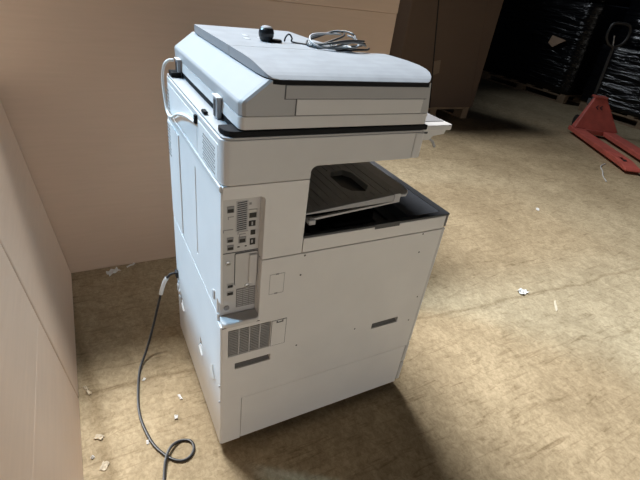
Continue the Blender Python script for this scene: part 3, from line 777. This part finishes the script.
# ------------------------------------------------------------------ litter on the floor
def scrap(name, label, cat, cx, cy, sx, sy, h, seed, m, n=4, group='litter scraps on the floor'):
    rnd = random.Random(seed); b = bmesh.new(); a = rnd.uniform(0, PI)
    top = []; bot = []
    for i in range(n + 1):
        for j in range(n + 1):
            u, w = (i / n - .5) * sx * rnd.uniform(.8, 1.1), (j / n - .5) * sy * rnd.uniform(.75, 1.1)
            x, y = cx + u * math.cos(a) - w * math.sin(a), cy + u * math.sin(a) + w * math.cos(a)
            z = FZ + 0.001 + rnd.random() ** 1.5 * h
            top.append(b.verts.new((x, y, z + 0.0012))); bot.append(b.verts.new((x, y, max(FZ + 0.0003, z - 0.0004))))
    q = lambda i, j: i * (n + 1) + j
    for i in range(n):
        for j in range(n):
            b.faces.new((top[q(i, j)], top[q(i + 1, j)], top[q(i + 1, j + 1)], top[q(i, j + 1)]))
            b.faces.new((bot[q(i, j)], bot[q(i, j + 1)], bot[q(i + 1, j + 1)], bot[q(i + 1, j)]))
    ed = [q(i, 0) for i in range(n)] + [q(n, j) for j in range(n)] + [q(i, n) for i in range(n, 0, -1)] + [q(0, j) for j in range(n, 0, -1)]
    for k in range(len(ed)):
        p, r = ed[k], ed[(k + 1) % len(ed)]
        b.faces.new((top[p], top[r], bot[r], bot[p]))
    return tag(link(name, b, m, base=(cx, cy, FZ)), label, cat, group)
scrap('paper_scrap', 'crumpled white paper scrap at the foot of the tall box', 'scrap', -0.212, 1.085, 0.06, 0.04, 0.016, 1, M['paper'])
scrap('paper_scrap', 'thin white paper sliver beside the crumpled scrap under the tall box', 'scrap', -0.13, 1.12, 0.05, 0.012, 0.004, 21, M['paper'])
scrap('crushed_foil', 'crumpled shiny white wrapper on the bright floor right of the copier', 'scrap', 1.745, 0.268, 0.055, 0.04, 0.016, 2, M['paper'])
scrap('paper_scrap', 'small white scrap far out on the floor before the pallet jack', 'scrap', 2.78, 1.00, 0.04, 0.025, 0.008, 3, M['paper'])
scrap('paper_scrap', 'thin pale sliver on floor just beyond the shiny wrapper', 'scrap', 1.83, 0.12, 0.10, 0.012, 0.004, 4, M['chip'])
scrap('cardboard_scrap', 'narrow tan sliver touching the left box at the dirt line', 'scrap', -0.362, 0.396, 0.045, 0.011, 0.008, 5, M['chip'])
scrap('cardboard_scrap', 'small tan scrap beside left box with a folded edge', 'scrap', -0.340, 0.192, 0.028, 0.017, 0.006, 6, M['chip'])
scrap('cardboard_scrap', 'tan scrap lying nearest the camera beside the left box', 'scrap', -0.333, 0.086, 0.028, 0.02, 0.005, 7, M['chip'])
scrap('paper_scrap', 'tiny white fleck close to the folded tan scrap by left box', 'scrap', -0.362, 0.128, 0.010, 0.009, 0.006, 8, M['paper'])
scrap('paper_scrap', 'small bluish white scrap between the cord loop and the copier', 'scrap', -0.105, 0.175, 0.016, 0.013, 0.006, 9, M['paper'])
scrap('paper_scrap', 'thin white sliver on floor close to the copier rear corner', 'scrap', -0.076, 0.253, 0.026, 0.009, 0.004, 10, M['paper'])
scrap('paper_scrap', 'white fleck just left of the cord loop', 'scrap', -0.205, 0.118, 0.015, 0.009, 0.005, 12, M['paper'])
scrap('paper_scrap', 'pale wood chip lying where cord crosses the dirt line', 'scrap', -0.178, 0.376, 0.014, 0.009, 0.004, 13, M['paper'])
b = bmesh.new(); tube(b, smooth_path([(4.62, 1.60, FZ + 0.006), (4.46, 1.55, FZ + 0.006), (4.32, 1.44, FZ + 0.006), (4.20, 1.36, FZ + 0.006), (4.08, 1.25, FZ + 0.006)], 6), 0.006, 6)
tag(link('plastic_strap', b, M['cable_white'], smooth=True, base=(4.35, 1.45, FZ)), 'short pale curved strap lying on floor near the pallet jack forks', 'strap')

# ------------------------------------------------------------------ light
wd = bpy.data.worlds.new('World'); S.world = wd; wd.use_nodes = True
bg = wd.node_tree.nodes['Background']
bg.inputs['Color'].default_value = (0.62, 0.75, 1.0, 1); WORLD_S = 0.006
bg.inputs['Strength'].default_value = WORLD_S
def area(name, loc, target, sx, sy, power, col, spread=PI):
    l = bpy.data.lights.new(name, 'AREA'); l.shape = 'RECTANGLE'; l.size = sx; l.size_y = sy; l.energy = power; l.color = col; l.spread = spread
    o = bpy.data.objects.new(name, l); COL.objects.link(o); o.location = loc
    o.rotation_euler = (Vector(target) - Vector(loc)).to_track_quat('-Z', 'Y').to_euler()
    return o
LIGHTS = [
    ('skylight', (-0.3, 4.9, 8.2), (0.75, -0.75, 0.0), 4.4, 1.4, 190, (0.98, 0.97, 0.96), 57),
    ('side_skylight', (-4.1, 3.3, 5.3), (0.0, 0.3, 0.5), 1.2, 1.0, 37, (0.44, 0.73, 1.0), 40),
    ('camera_side_fill', (0.3, -6.0, 0.35), (0.2, 0.0, 0.4), 6.0, 0.7, 34, (1.0, 0.97, 0.93), 120),  # added fill light, low and unseen behind the camera
    ('right_side_fill', (8.0, -1.5, 0.6), (-0.4, 0.3, 0.3), 3.0, 1.0, 7, (1.0, 0.97, 0.93), 60),  # added fill light, unseen, for faces turned to the right
    ('high_bay_lamp', (3.0, 6.5, 5.6), (6.9, 1.9, 0.5), 0.6, 0.6, 7.5, (0.85, 0.92, 1.0), 44),
]
for nm, loc, tg, sx, sy, pw, cl, sp in LIGHTS:
    area(nm, loc, tg, sx, sy, pw, cl, math.radians(sp))

# ------------------------------------------------------------------ camera (solved from the photograph's vanishing lines)
rv = Vector((2.09395083e+00, -4.32071883e-01, 4.07702654e-01)); tv = Vector((-3.12428418e-01, 6.51472672e-01, 1.37648089e+00)); F = 433.91177
Rm = Matrix.Rotation(rv.length, 3, rv.normalized())
cam = bpy.data.cameras.new('camera'); co = bpy.data.objects.new('camera', cam); COL.objects.link(co)
cam.sensor_width = 36.0; cam.lens = F * 36.0 / 640.0; cam.clip_start = 0.02
rot = Rm.transposed() @ Matrix(((1, 0, 0), (0, -1, 0), (0, 0, -1)))
co.matrix_world = Matrix.Translation(-(Rm.transposed() @ tv)) @ rot.to_4x4()
S.camera = co

S.view_settings.view_transform = 'Standard'
S.view_settings.look = 'None'
S.view_settings.gamma = 1.0
S.view_settings.use_curve_mapping = False
S.view_settings.exposure = 0.0
